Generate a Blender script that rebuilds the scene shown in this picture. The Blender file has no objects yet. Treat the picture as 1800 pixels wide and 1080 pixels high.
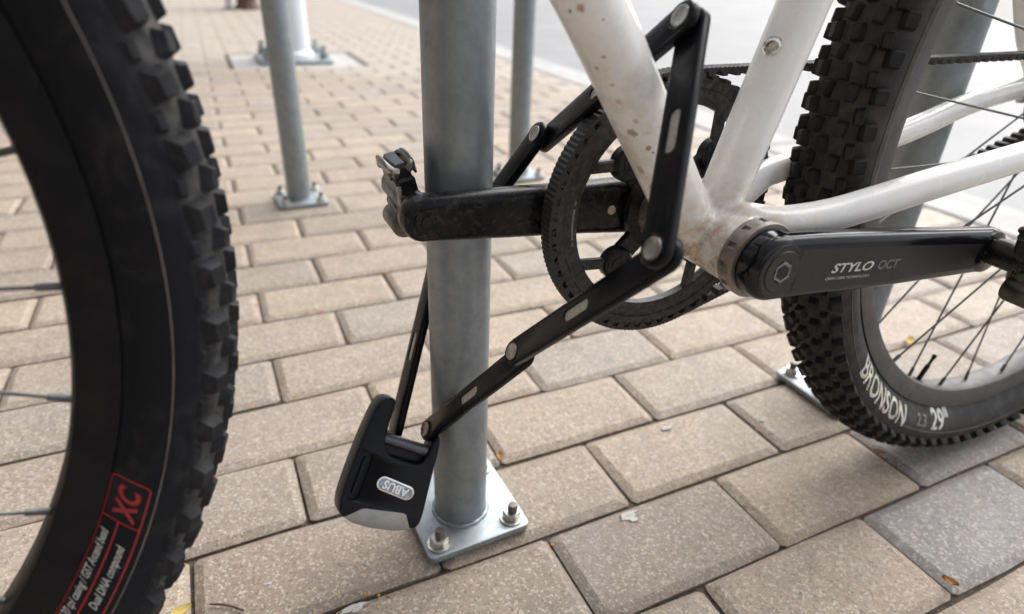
import bpy, bmesh, math, random
import numpy as np
from mathutils import Vector, Matrix
random.seed(7); rng = np.random.default_rng(7)
scene = bpy.context.scene
V = lambda *a: np.array(a, float)
R = math.radians

# ------------------------------------------------------------------ camera
CAM = V(-0.2164, -0.4528, 0.4685)
FW, RT, UP = V(0.3815, 0.7867, -0.4854), V(0.9078, -0.4178, 0.0365), V(0.1741, 0.4545, 0.8736)
FPX = 1103.7
cam = bpy.data.cameras.new('camera'); camo = bpy.data.objects.new('camera', cam)
scene.collection.objects.link(camo); scene.camera = camo
camo.matrix_world = Matrix(((RT[0], UP[0], -FW[0], CAM[0]), (RT[1], UP[1], -FW[1], CAM[1]),
                            (RT[2], UP[2], -FW[2], CAM[2]), (0, 0, 0, 1)))
cam.sensor_width = 36; cam.lens = FPX / 1800 * 36
cam.clip_start = 0.01; cam.clip_end = 2000
cam.dof.use_dof = True; cam.dof.focus_distance = 0.435; cam.dof.aperture_fstop = 4.7

# ------------------------------------------------------------------ sky, sun, exposure
SUN_EL, SUN_AZ = 48, 68          # azimuth measured from +Y towards +X
w = bpy.data.worlds.new('World'); scene.world = w; w.use_nodes = True
nt = w.node_tree; bg = nt.nodes['Background']
sky = nt.nodes.new('ShaderNodeTexSky'); sky.sky_type = 'NISHITA'; sky.sun_disc = False
sky.sun_elevation = R(SUN_EL); sky.sun_rotation = R(SUN_AZ); sky.air_density = 1.0; sky.dust_density = 4.0
hs = nt.nodes.new('ShaderNodeHueSaturation'); hs.inputs['Saturation'].default_value = 0.34
nt.links.new(sky.outputs[0], hs.inputs['Color']); nt.links.new(hs.outputs[0], bg.inputs[0])
bg.inputs[1].default_value = 0.13
sun = bpy.data.lights.new('sun', 'SUN'); sun.energy = 1.5; sun.angle = R(62); sun.color = (1, .985, .965)
suno = bpy.data.objects.new('sun', sun); scene.collection.objects.link(suno)
sd = Vector((math.sin(R(SUN_AZ)) * math.cos(R(SUN_EL)), math.cos(R(SUN_AZ)) * math.cos(R(SUN_EL)), math.sin(R(SUN_EL))))
suno.rotation_euler = sd.to_track_quat('Z', 'Y').to_euler()
vs = scene.view_settings; vs.view_transform = 'Standard'; vs.look = 'None'; vs.gamma = 1; vs.use_curve_mapping = False
vs.exposure = 1.13

# ------------------------------------------------------------------ material helpers
class N:
    def __init__(s, name):
        s.m = bpy.data.materials.new(name); s.m.use_nodes = True; s.t = s.m.node_tree
        s.b = s.t.nodes['Principled BSDF']
    def n(s, typ, ins=None, **kw):
        x = s.t.nodes.new(typ)
        for k, v in kw.items(): setattr(x, k, v)
        for k, v in (ins or {}).items(): s.set(x.inputs[k], v)
        return x
    def set(s, sock, v):
        if isinstance(v, bpy.types.NodeSocket): s.t.links.new(v, sock)
        elif isinstance(v, (tuple, list)) and len(v) == 3 and sock.type == 'RGBA': sock.default_value = (*v, 1)
        else: sock.default_value = v
    def pos(s): return s.n('ShaderNodeNewGeometry').outputs['Position']
    def noise(s, scale, detail=4, rough=.55, vec=None, dist=0):
        return s.n('ShaderNodeTexNoise', {'Vector': vec if vec is not None else s.pos(), 'Scale': scale, 'Detail': detail, 'Roughness': rough, 'Distortion': dist}).outputs[0]
    def ramp(s, fac, a, b, c0=0., c1=1.):
        return s.n('ShaderNodeMapRange', {'Value': fac, 'From Min': a, 'From Max': b, 'To Min': c0, 'To Max': c1}, clamp=True).outputs[0]
    def mix(s, fac, a, b, mode='MIX'):
        x = s.n('ShaderNodeMix', data_type='RGBA', blend_type=mode)
        s.set(x.inputs[0], fac); s.set(x.inputs[6], a); s.set(x.inputs[7], b); return x.outputs[2]
    def math(s, op, a, b=0.): return s.n('ShaderNodeMath', {0: a, 1: b}, operation=op).outputs[0]
    def bump(s, h, strength=.3, dist=.001):
        s.set(s.b.inputs['Normal'], s.n('ShaderNodeBump', {'Height': h, 'Strength': strength, 'Distance': dist}).outputs[0])
    def out(s, col=None, rough=None, metal=None, spec=None, coat=None):
        if col is not None: s.set(s.b.inputs['Base Color'], col)
        if rough is not None: s.set(s.b.inputs['Roughness'], rough)
        if metal is not None: s.set(s.b.inputs['Metallic'], metal)
        if spec is not None: s.set(s.b.inputs['Specular IOR Level'], spec)
        if coat is not None: s.set(s.b.inputs['Coat Weight'], coat)
        return s.m
    def spot(s, p, r, wob=.35, scale=160):
        d = s.n('ShaderNodeVectorMath', {0: s.pos(), 1: tuple(p)}, operation='DISTANCE').outputs['Value']
        nz = s.noise(scale, 3)
        d2 = s.math('ADD', d, s.math('MULTIPLY', s.math('SUBTRACT', nz, .5), r * wob * 4))
        return s.ramp(d2, r * .55, r * 1.05, 1, 0)

def mat_plain(name, col, rough=.5, metal=0., var=.25, scale=60, bump=0., bscale=900, spec=None, coat=None):
    k = N(name); nz = k.noise(scale, 6)
    c = k.mix(k.ramp(nz, .3, .7), tuple(x * (1 - var) for x in col), tuple(min(1, x * (1 + var)) for x in col))
    r = k.ramp(k.noise(scale * 2.3, 4), .3, .7, max(0, rough - .09), min(1, rough + .09))
    if bump: k.bump(k.noise(bscale, 3), bump, .0006)
    return k.out(c, r, metal, spec, coat)

def brick_mat(name, individual):
    k = N(name); p = k.pos()
    if individual: tint = k.n('ShaderNodeObjectInfo').outputs['Color']
    else:
        rnd = k.n('ShaderNodeNewGeometry').outputs['Random Per Island']
        r2 = k.math('FRACT', k.math('MULTIPLY', rnd, 17.31))
        tint = k.mix(rnd, (0.387, 0.328, 0.263), (0.345, 0.302, 0.26)); tint = k.mix(k.math('MULTIPLY', r2, .35), tint, (.42, .36, .295))
    big = k.noise(14, 5, .6); c = k.mix(k.ramp(big, .3, .75), k.mix(1., tint, (.80, .79, .79), 'MULTIPLY'), k.mix(1., tint, (1.12, 1.11, 1.10), 'MULTIPLY'))
    md = k.noise(120, 5, .7); c = k.mix(k.ramp(md, .42, .72, 0, .62), c, k.mix(1., tint, (.62, .60, .60), 'MULTIPLY'))
    # aggregate grains
    vo = k.n('ShaderNodeTexVoronoi', {'Vector': p, 'Scale': 520.}); vcol = vo.outputs['Color']; sep = k.n('ShaderNodeSeparateColor', {0: vcol})
    g1 = k.math('MULTIPLY', k.math('GREATER_THAN', sep.outputs[0], .83), .45); c = k.mix(g1, c, (.56, .50, .43))
    g2 = k.math('MULTIPLY', k.math('GREATER_THAN', sep.outputs[1], .84), .5); c = k.mix(g2, c, (.13, .105, .085))
    vo2 = k.n('ShaderNodeTexVoronoi', {'Vector': p, 'Scale': 230.}); s2 = k.n('ShaderNodeSeparateColor', {0: vo2.outputs['Color']})
    near = k.ramp(vo2.outputs['Distance'], .15, .4, 1, 0)
    c = k.mix(k.math('MULTIPLY', near, k.math('MULTIPLY', k.math('GREATER_THAN', s2.outputs[0], .90), .6)), c, (.10, .08, .065))
    c = k.mix(k.math('MULTIPLY', near, k.math('MULTIPLY', k.math('GREATER_THAN', s2.outputs[1], .91), .55)), c, (.52, .33, .20))
    edge = k.n('ShaderNodeAttribute', attribute_name='edge').outputs['Fac']
    c = k.mix(k.math('MULTIPLY', edge, k.ramp(k.noise(42, 6, .7), .30, .62, .05, .45)), c, (.135, .10, .072))
    # grey grime in broad patches and pale scuffs
    gr = k.noise(5.5, 6, .65, dist=.6); c = k.mix(k.ramp(gr, .52, .72, 0, .42), c, (.235, .215, .205))
    sc = k.noise(22, 8, .72, dist=1.2); c = k.mix(k.ramp(sc, .685, .75, 0, .5), c, (.62, .60, .57))
    vg = k.n('ShaderNodeTexVoronoi', {'Vector': k.n('ShaderNodeMapping', {'Vector': p, 'Scale': (1, 1, 0)}).outputs[0], 'Scale': 9.}); sg_ = k.n('ShaderNodeSeparateColor', {0: vg.outputs['Color']})
    gum = k.math('MULTIPLY', k.math('GREATER_THAN', sg_.outputs[0], .62), k.ramp(k.math('ADD', vg.outputs['Distance'], k.math('MULTIPLY', k.noise(90, 4), .05)), .085, .115, .55, 0)); c = k.mix(gum, c, (.16, .145, .13))
    st_ = k.noise(30, 7, .7, dist=.8); c = k.mix(k.ramp(st_, .56, .72, 0, .45), c, (.20, .165, .13))
    pit = k.noise(330, 4, .8); c = k.mix(k.ramp(pit, .66, .72, 0, .75), c, (.07, .055, .045))
    h = k.math('ADD', k.noise(700, 4, .7), k.math('MULTIPLY', k.noise(160, 4), 1.4))
    k.bump(k.math('SUBTRACT', h, k.ramp(pit, .62, .72, 0, 1.2)), .75, .0014)
    return k.out(c, k.ramp(k.noise(30, 5), .3, .7, .55, .72), 0, .7)

M = {}
M['brick'] = brick_mat('paver_concrete', True); M['brick_s'] = brick_mat('paver_concrete_field', False)
k = N('joint_sand'); k.bump(k.math('ADD', k.noise(45, 5), k.noise(500, 3)), 1., .004); M['sand'] = k.out(k.mix(k.ramp(k.noise(90, 6), .35, .7), (.045, .036, .028), (.115, .085, .060)), .95)
M['kerb'] = mat_plain('kerb_concrete', (.35, .348, .34), .8, var=.12, scale=9, bump=.3, bscale=300)
k = N('road_concrete'); c = k.mix(k.ramp(k.noise(2.2, 6), .35, .7), (.165, .168, .175), (.215, .217, .222)); c = k.mix(k.ramp(k.noise(240, 2), .5, .8, 0, .4), c, (.22, .22, .23)); k.bump(k.noise(500, 3), .4, .003); M['road'] = k.out(c, .62, 0, .5)
M['ground'] = mat_plain('ground_earth', (.28, .27, .25), .9, var=.15, scale=1.5)
M['pad'] = mat_plain('pad_concrete', (.36, .36, .35), .85, var=.12, scale=12, bump=.3, bscale=300)
def galv(name, a, b, rough, metal, sc=26):
    k = N(name); p = k.pos()
    stretch = k.n('ShaderNodeMapping', {'Vector': p, 'Scale': (1, 1, .8)}).outputs[0]
    c = k.mix(k.ramp(k.noise(sc, 7, .65, stretch), .32, .68), a, b)
    vo = k.n('ShaderNodeTexVoronoi', {'Vector': p, 'Scale': 240.}); sp = k.n('ShaderNodeSeparateColor', {0: vo.outputs['Color']})
    c = k.mix(k.ramp(sp.outputs[0], 0, 1, 0, .16), c, tuple(x * 1.35 for x in b))
    dk = k.noise(230, 6, .75, k.n('ShaderNodeMapping', {'Vector': p, 'Scale': (1, 1, .45)}).outputs[0]); c = k.mix(k.ramp(dk, .62, .72, 0, .6), c, tuple(x * .4 for x in a))
    k.bump(k.noise(420, 4), .15, .0005)
    return k.out(c, k.ramp(k.noise(55, 4), .3, .7, rough - .08, rough + .1), metal)
M['galv'] = galv('galvanised_steel', (.205, .235, .25), (.285, .318, .335), .46, .55, 70)
M['plate'] = galv('galvanised_plate', (.235, .268, .285), (.325, .36, .378), .45, .5, 60)
M['zinc'] = mat_plain('zinc_hardware', (.50, .49, .45), .38, .85, .25, 200)
M['stud'] = mat_plain('worn_stud_steel', (.15, .132, .118), .5, .7, .35, 300)
M['lamp'] = mat_plain('lamp_paint', (.66, .69, .74), .4, 0, .05, 8)
M['brown'] = mat_plain('brown_iron', (.10, .055, .04), .6, 0, .2, 10)
def dusty(name, base, dust, amt, rough, scale=70, bump=.25, bscale=900, spec=.45, lo=.45, hi=.8):
    k = N(name); d = k.ramp(k.noise(scale, 8, .68, dist=.5), lo, hi, 0, amt)
    c = k.mix(d, base, dust)
    if bump: k.bump(k.math('ADD', k.noise(bscale, 3), k.noise(bscale * .25, 3)), bump, .0005)
    return k.out(c, k.ramp(k.noise(scale * .7, 4), .3, .7, rough - .1, rough + .1), 0, spec)
M['rubber'] = dusty('tyre_rubber', (.0095, .0098, .0125), (.045, .043, .043), .5, .6, 40, .25, 900, .22)
M['knob'] = dusty('tread_rubber', (.0125, .0132, .0165), (.060, .058, .057), .6, .55, 110, .35, 700, .22)
M['rubber2'] = dusty('worn_tyre_rubber', (.027, .0262, .0255), (.095, .088, .080), .75, .66, 60, .25, 900, .3)
M['knob2'] = dusty('worn_tread_rubber', (.010, .010, .0102), (.055, .052, .050), .55, .62, 90, .25, 900, .3)
def tread_dust(name, ctr, r0, base, dust):
    k = N(name); d = k.n('ShaderNodeVectorMath', {0: k.pos(), 1: tuple(ctr)}, operation='DISTANCE').outputs['Value']
    m_ = k.math('MULTIPLY', k.ramp(d, r0 - .006, r0 + .004), k.ramp(k.noise(85, 7, .7), .30, .62)); sp_ = k.ramp(k.noise(48, 8, .68, dist=.5), .5, .82, 0, .5)
    c = k.mix(sp_, base, (.062, .059, .057)); c = k.mix(k.math('MULTIPLY', m_, .8), c, dust)
    sc_ = k.noise(130, 8, .8, dist=2.); c = k.mix(k.ramp(sc_, .70, .74, 0, .4), c, (.12, .115, .11))
    k.bump(k.noise(600, 4), .25, .0005); return k.out(c, .62, 0, .14)
M['rubberF'] = tread_dust('front_tyre_rubber', (-.5829, -.1695, .3668), .3530, (.0090, .0094, .0122), (.125, .122, .116))
M['mould'] = mat_plain('dusty_mould_line', (.15, .14, .125), .8)
M['rim'] = dusty('rim_anodised', (.006, .006, .007), (.022, .021, .020), .5, .5, 60, .05, 900, .15)
M['rim2'] = dusty('rim_grey', (.050, .047, .047), (.10, .09, .085), .6, .5, 60, .05)
M['spoke'] = mat_plain('spoke_steel', (.10, .105, .105), .4, .75, .2, 200)
M['lockb'] = dusty('lock_soft_plastic', (.0050, .0058, .0092), (.014, .015, .020), .35, .42, 40, .12, 1600, .22)
M['bar'] = dusty('bar_coating', (.0035, .0038, .0052), (.014, .0145, .017), .45, .27, 60, .08, 1500, .15)
M['steel'] = mat_plain('brushed_steel', (.60, .59, .56), .33, .95, .12, 160)
M['endcap'] = mat_plain('worn_alloy_cap', (.30, .285, .26), .42, .6, .12, 120)
M['pin'] = mat_plain('dark_pin', (.10, .10, .115), .32, .6, .2, 200)
M['rivet'] = mat_plain('rivet_steel', (.33, .33, .31), .32, .95, .15, 260)
M['slot'] = mat_plain('slot_steel', (.46, .46, .43), .5, .55, .2, 500, .3, 900)
M['chrome'] = mat_plain('badge_chrome', (.74, .73, .72), .22, 1, .08, 200)
M['badge'] = mat_plain('badge_ground', (.30, .30, .31), .3, .9, .45, 170)
M['crank'] = dusty('crank_black_anodised', (.005, .0055, .0075), (.022, .021, .020), .35, .16, 45, .03, 900, .35)
M['crankd'] = dusty('crank_dirty', (.0055, .0055, .0065), (.085, .076, .064), .65, .28, 230, .15, 700, .22, .52, .74)
M['crankf'] = mat_plain('crank_face_grey', (.026, .0255, .025), .40, .1, .15, 300, 0, 900, .3)
M['ring'] = dusty('sprocket_dirty', (.014, .014, .014), (.095, .086, .074), .75, .45, 230, .4, 700, .3, .42, .70)
M['belt'] = dusty('belt_polymer', (.017, .017, .017), (.065, .06, .055), .6, .6, 90, .3)
M['cup'] = mat_plain('cup_alloy', (.24, .215, .19), .42, .6, .3, 130)
M['bolt'] = mat_plain('bolt_steel', (.62, .61, .58), .22, .95, .15, 200)
M['brass'] = mat_plain('brass_pin', (.45, .38, .27), .4, .7, .2, 200)
M['pedal'] = mat_plain('pedal_steel', (.105, .095, .085), .36, .8, .5, 130)
M['pedalb'] = dusty('pedal_black', (.006, .006, .007), (.05, .045, .04), .6, .3, 150, .2, 900, .4, .52, .8)
M['pedall'] = mat_plain('pedal_worn_edge', (.36, .34, .32), .3, .9, .25, 150)
M['white_ink'] = mat_plain('white_ink', (.58, .57, .54), .6, 0, .28, 220)
M['cream_ink'] = mat_plain('cream_ink', (.60, .58, .50), .6, 0, .38, 110)
M['grey_ink'] = mat_plain('grey_ink', (.17, .17, .17), .6, 0, .25, 300)
M['patch_ink'] = mat_plain('dark_grey_ink', (.075, .075, .077), .6, 0, .2, 300)
M['red_ink'] = mat_plain('red_ink', (.36, .016, .022), .55, 0, .15, 300)
M['black'] = mat_plain('black_void', (.005, .005, .005), .7, 0, .1)
M['grip'] = mat_plain('black_grip', (.02, .02, .02), .7)
def leafm(name, a, b): 
    k = N(name); return k.out(k.mix(k.ramp(k.noise(220, 5), .35, .65), a, b), .7)
M['leaf_y'] = leafm('dry_yellow_leaf', (.42, .30, .06), (.50, .40, .12))
M['leaf_o'] = leafm('dry_orange_leaf', (.26, .10, .02), (.42, .20, .05))
M['twig'] = leafm('twig_bark', (.06, .04, .03), (.12, .08, .06))
M['gum'] = leafm('pale_splash', (.34, .325, .30), (.46, .45, .425))

# ------------------------------------------------------------------ mesh helpers
ORG = {}
COL = scene.collection
def prep(verts, faces, name, smooth=True, angle=35):
    me = bpy.data.meshes.new(name); me.from_pydata([tuple(map(float, v)) for v in verts], [], [tuple(int(i) for i in f) for f in faces]); me.update()
    bm = bmesh.new(); bm.from_mesh(me); bmesh.ops.recalc_face_normals(bm, faces=bm.faces)
    if smooth:
        for f in bm.faces: f.smooth = True
        a = R(angle)
        for e in bm.edges:
            if len(e.link_faces) == 2 and e.calc_face_angle(0) > a: e.smooth = False
    bm.to_mesh(me); bm.free()
    if name.startswith('paving_brick'):
        at = me.attributes.new('edge', 'FLOAT', 'POINT'); nv = len(me.vertices); at.data.foreach_set('value', np.where(np.arange(nv) % 36 >= 24, 0., 1.))
    return me
def add(name, geo, mat, parent=None, smooth=True, angle=35, origin=None, kind=None):
    verts, faces = np.asarray(geo[0], float), geo[1]
    org = V(*origin) if origin is not None else (verts.min(0) + verts.max(0)) / 2
    me = prep(verts - org, faces, name, smooth, angle); me.materials.append(M[mat] if isinstance(mat, str) else mat)
    return link(name, me, org, parent, kind=kind)
def link(name, me, org, parent=None, rot=None, kind=None, scale=None):
    o = bpy.data.objects.new(name, me); COL.objects.link(o)
    org = V(*org); o.location = org - (ORG[parent.name] if parent else 0); ORG[o.name] = org
    if parent: o.parent = parent
    if rot is not None: o.rotation_euler = rot
    if scale is not None: o.scale = scale
    if kind: o['kind'] = kind
    return o
def empty(name, loc, label, cat, group=None):
    o = bpy.data.objects.new(name, None); COL.objects.link(o); o.location = loc; ORG[o.name] = V(*loc); o.empty_display_size = .05
    return tag(o, label, cat, group)
def tag(o, label, cat, group=None):
    o['label'] = label; o['category'] = cat
    if group: o['group'] = group
    return o
def merge(*geos):
    vs_, fs = [], []; off = 0
    for g in geos:
        vs_.append(np.asarray(g[0], float)); fs += [tuple(i + off for i in f) for f in g[1]]; off += len(g[0])
    return np.vstack(vs_), fs
def unit(v): v = np.asarray(v, float); return v / np.linalg.norm(v)
def loft(rings, closed_ends=True, loop=False):
    n = len(rings[0]); v = np.vstack(rings); f = []; m = len(rings)
    for i in range(m if loop else m - 1):
        j = (i + 1) % m
        for k_ in range(n):
            l = (k_ + 1) % n; f.append((i * n + k_, i * n + l, j * n + l, j * n + k_))
    if closed_ends and not loop: f.append(tuple(range(n))[::-1]); f.append(tuple((m - 1) * n + i for i in range(n)))
    return v, f
def spline(pts, sub=8):
    P = np.asarray(pts, float); out = []
    Q = np.vstack([2 * P[0] - P[1], P, 2 * P[-1] - P[-2]])
    for i in range(1, len(Q) - 2):
        for t in np.linspace(0, 1, sub, endpoint=False):
            a, b, c, d = Q[i - 1], Q[i], Q[i + 1], Q[i + 2]
            out.append(.5 * ((2 * b) + (c - a) * t + (2 * a - 5 * b + 4 * c - d) * t * t + (3 * b - a - 3 * c + d) * t ** 3))
    out.append(P[-1]); return np.array(out)
def tube(path, rad, seg=16, caps=True, loop=False):
    P = np.asarray(path, float); m = len(P); rad = np.broadcast_to(rad, (m,))
    T = np.gradient(P, axis=0) if not loop else (np.roll(P, -1, 0) - np.roll(P, 1, 0)); rings = []
    up = V(0, 0, 1) if abs(unit(T[0])[2]) < .9 else V(1, 0, 0)
    a = unit(np.cross(T[0], up))
    for i in range(m):
        t = unit(T[i]); a = unit(a - t * (a @ t)); b = np.cross(t, a)
        th = np.linspace(0, 2 * np.pi, seg, endpoint=False)
        rings.append(P[i] + rad[i] * (np.cos(th)[:, None] * a + np.sin(th)[:, None] * b))
    return loft(rings, caps, loop)
def lathe(profile, c, ax, seg=32, ref=None):       # profile: (radius, height along ax)
    ax = unit(ax); r = V(0, 0, 1) if abs(ax[2]) < .9 else V(1, 0, 0)
    a = unit(np.cross(ax, r)) if ref is None else unit(ref - ax * (ref @ ax)); b = np.cross(ax, a); th = np.linspace(0, 2 * np.pi, seg, endpoint=False)
    rings = [c + h * ax + max(rr, 1e-5) * (np.cos(th)[:, None] * a + np.sin(th)[:, None] * b) for rr, h in profile]
    return loft(rings)
def box(c, ex, ey, ez, taper=1., ch=0):             # c centre, half-axes vectors
    v = []
    for sz in (-1, 1):
        t = taper if sz > 0 else 1
        for sx, sy in ((-1, -1), (1, -1), (1, 1), (-1, 1)): v.append(c + sx * ex * t + sy * ey * t + sz * ez)
    return np.array(v), [(0, 3, 2, 1), (4, 5, 6, 7), (0, 1, 5, 4), (1, 2, 6, 5), (2, 3, 7, 6), (3, 0, 4, 7)]
def rbox(c, ex, ey, ez, ch=.001):                   # box with chamfered top and bottom rims
    lx, ly, lz = (np.linalg.norm(q) for q in (ex, ey, ez)); rings = []
    for z, i in ((-1, ch), (-1 + ch / lz, 0), (1 - ch / lz, 0), (1, ch)):
        x, y = 1 - i / lx, 1 - i / ly; cc = .5 * ch if i == 0 else .3 * ch; cx, cy = cc / lx * 2, cc / ly * 2
        rings.append(np.array([c + px * ex + py * ey + z * ez for px, py in ((-x + cx, -y), (x - cx, -y), (x, -y + cy), (x, y - cy), (x - cx, y), (-x + cx, y), (-x, y - cy), (-x, -y + cy))]))
    return loft(rings)
def slab(poly, o, ea, eb, ec, z0, z1, bev=.0):      # polygon (a,b) extruded along ec with bevelled rims
    P = np.asarray(poly, float); n = len(P)
    if ((P[:, 0] * np.roll(P[:, 1], -1) - np.roll(P[:, 0], -1) * P[:, 1]).sum()) < 0: P = P[::-1]
    e1 = P - np.roll(P, 1, 0); e2 = np.roll(P, -1, 0) - P
    n1 = np.c_[-e1[:, 1], e1[:, 0]]; n2 = np.c_[-e2[:, 1], e2[:, 0]]
    n1 /= np.linalg.norm(n1, axis=1)[:, None]; n2 /= np.linalg.norm(n2, axis=1)[:, None]
    nn = n1 + n2; nn /= np.maximum(np.linalg.norm(nn, axis=1)[:, None] ** 2 / 2, .35)[:]
    def ring(ins, z): q = P + nn * ins; return o + q[:, :1] * ea + q[:, 1:] * eb + z * ec
    if bev:
        rr = [(bev, z0), (bev * .3, z0 + bev * .3), (0, z0 + bev), (0, z1 - bev), (bev * .3, z1 - bev * .3), (bev, z1)]
    else: rr = [(0, z0), (0, z1)]
    from mathutils.geometry import tessellate_polygon
    rings = [ring(*q) for q in rr]; v, f = loft(rings, False); m_ = (len(rings) - 1) * n
    q2 = P + nn * rr[0][0]; tri = tessellate_polygon([[Vector((a, b, 0)) for a, b in q2]])
    for t in tri: f.append(tuple(t)[::-1]); f.append(tuple(i + m_ for i in t))
    return v, f
def stadium(L, w, k_=8, c=(0, 0)):                  # along first axis, total length L+w
    a = np.linspace(-np.pi / 2, np.pi / 2, k_); r = w / 2
    return np.vstack([np.c_[c[0] + L / 2 + r * np.cos(a), c[1] + r * np.sin(a)], np.c_[c[0] - L / 2 - r * np.cos(a), c[1] - r * np.sin(a)]])
def smoothpoly(P, sub=4):
    P = np.asarray(P, float); Q = np.vstack([P[-1:], P, P[:2]]); out = []
    for i in range(1, len(Q) - 2):
        for t in np.linspace(0, 1, sub, endpoint=False):
            a, b, c, d = Q[i - 1], Q[i], Q[i + 1], Q[i + 2]
            out.append(.5 * ((2 * b) + (c - a) * t + (2 * a - 5 * b + 4 * c - d) * t * t + (3 * b - a - 3 * c + d) * t ** 3))
    return np.array(out)
def evaluated(o):
    dg = bpy.context.evaluated_depsgraph_get(); return bpy.data.meshes.new_from_object(o.evaluated_get(dg))
def text2d(s, size=1., shear=0., space=1., bold=0.):
    cu = bpy.data.curves.new('text', 'FONT'); cu.body = s; cu.size = size; cu.shear = shear; cu.space_character = space
    cu.align_x = 'CENTER'; cu.align_y = 'CENTER'; cu.resolution_u = 3; cu.offset = bold
    o = bpy.data.objects.new('text', cu); COL.objects.link(o); me = evaluated(o)
    v = np.array([q.co[:] for q in me.vertices]); f = [tuple(p.vertices) for p in me.polygons]
    bpy.data.objects.remove(o); bpy.data.curves.remove(cu); bpy.data.meshes.remove(me); 
    bm = bmesh.new(); vs2 = [bm.verts.new(tuple(q)) for q in v]
    for q in f:
        try: bm.faces.new([vs2[i] for i in q])
        except ValueError: pass
    bmesh.ops.triangulate(bm, faces=bm.faces[:])
    for _ in range(3):
        le = [e for e in bm.edges if e.calc_length() > max(.0022, size * .16)]
        if le: bmesh.ops.subdivide_edges(bm, edges=le, cuts=1); bmesh.ops.triangulate(bm, faces=bm.faces[:])
    bm.verts.index_update(); v = np.array([q.co[:] for q in bm.verts]); f = [tuple(q.index for q in p.verts) for p in bm.faces]; bm.free()
    xy = v[:, :2]; ctr = (xy.min(0) + xy.max(0)) / 2; return xy - ctr, f
def proj(p):
    d = np.asarray(p, float) - CAM; z = d @ FW; return 900 + FPX * (d @ RT) / z, 540 - FPX * (d @ UP) / z, z
def on_plane(x, y, n, c):
    d = FW * FPX + RT * (x - 900) - UP * (y - 540); return CAM + d * ((np.asarray(c) - CAM) @ n) / (d @ n)

# ------------------------------------------------------------------ ground, road, kerb, pavement
def sheet(name, x0, x1, y0, y1, z, mat):
    return add(name, ([(x0, y0, z), (x1, y0, z), (x1, y1, z), (x0, y1, z)], [(0, 1, 2, 3)]), mat, kind='structure')
sheet('ground', -400, 400, -400, 400, -.17, 'ground')
sheet('road', 1.46, 11.5, -200, 200, -.11, 'road')
pav = sheet('pavement', -9, 1.26, -60, 90, -.0078, 'sand')
kb = sheet('kerb', 1.262, 1.45, -60, 90, -.03, 'sand')
kst = prep(*rbox(V(0, 0, -.09), V(.098, 0, 0), V(0, .446, 0), V(0, 0, .09), .008), 'kerb_stone'); kst.materials.append(M['kerb'])
for i in range(18): link('kerb_stone', kst, (1.357, -2.2 + .9 * i, .001 * math.sin(i * 3.1)), kb)

def paver_geo(x0, x1, y0, y1, jit=0.):
    g = .0017; ch, dp = .0085, .0040; cr = .004; rings = []
    J_ = lambda k_: rng.uniform(-jit, jit, (k_, 2))
    jb = J_(12)
    for ins, z in ((g, -.03), (g, -dp), (g + ch, 0)):
        a, b, c, d = x0 + ins, x1 - ins, y0 + ins, y1 - ins; t1, t2 = a + (b - a) * .36, a + (b - a) * .67
        q = np.array([(a + cr, c), (t1, c), (t2, c), (b - cr, c), (b, c + cr), (b, d - cr), (b - cr, d), (t2, d), (t1, d), (a + cr, d), (a, d - cr), (a, c + cr)])
        if z > -.02: q = q + jb * (1 if z < 0 else .6) + (J_(12) * .8 if z == 0 else 0)
        rings.append(np.c_[q, np.full(12, z)])
    n = 12; v = np.vstack(rings); f = []
    for i in range(2):
        for k_ in range(n): l = (k_ + 1) % n; f.append((i * n + k_, i * n + l, (i + 1) * n + l, (i + 1) * n + k_))
    f.append(tuple(2 * n + i for i in range(n))); return v, f
PAD = (-.1, .5, 2.7, 3.2)
cells = []
for r in range(-135, 17):
    y0, y1 = -(r + 1) * .1, -r * .1; ph = .1 if r % 2 == 0 else 0.
    for kx in range(-15, 8):
        x0 = ph + .2 * kx; x1 = x0 + .2
        if x0 >= 1.25: continue
        x1 = min(x1, 1.258)
        parts_ = [(x0, x1)]
        if y1 > PAD[2] + .01 and y0 < PAD[3] - .01:
            parts_ = []
            if x0 < PAD[0] - .01: parts_.append((x0, min(x1, PAD[0] - .006)))
            if x1 > PAD[1] + .01: parts_.append((max(x0, PAD[1] + .006), x1))
        for a, b in parts_:
            cx, cy = (a + b) / 2, (y0 + y1) / 2; px, py, pz = proj((cx, cy, 0)); vis = 0
            if pz > .1 and -250 < px < 2050 and -120 < py < 1300: vis = 1 / pz ** 3 * (1 if 60 < px < 1740 and py < 1120 else .55)
            cells.append((vis, a, b, y0, y1))
cells.sort(key=lambda c: -c[0])
TINTS = [(0.333, 0.266, 0.197), (0.309, 0.254, 0.194), (0.35, 0.282, 0.207), (0.288, 0.238, 0.183), (0.318, 0.257, 0.198), (0.286, 0.243, 0.199), (0.354, 0.288, 0.21)]
SPECIAL = {(1690, 930): (0.241, 0.231, 0.224), (1640, 800): (0.265, 0.244, 0.23), (1300, 900): (0.357, 0.287, 0.208), (1450, 840): (0.357, 0.284, 0.204), (560, 1000): (0.291, 0.232, 0.176), (440, 870): (0.295, 0.237, 0.18), (700, 590): (0.31, 0.261, 0.217), (1460, 1000): (0.341, 0.273, 0.207)}
shared = {}
n_ind = 0
field = []
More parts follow.
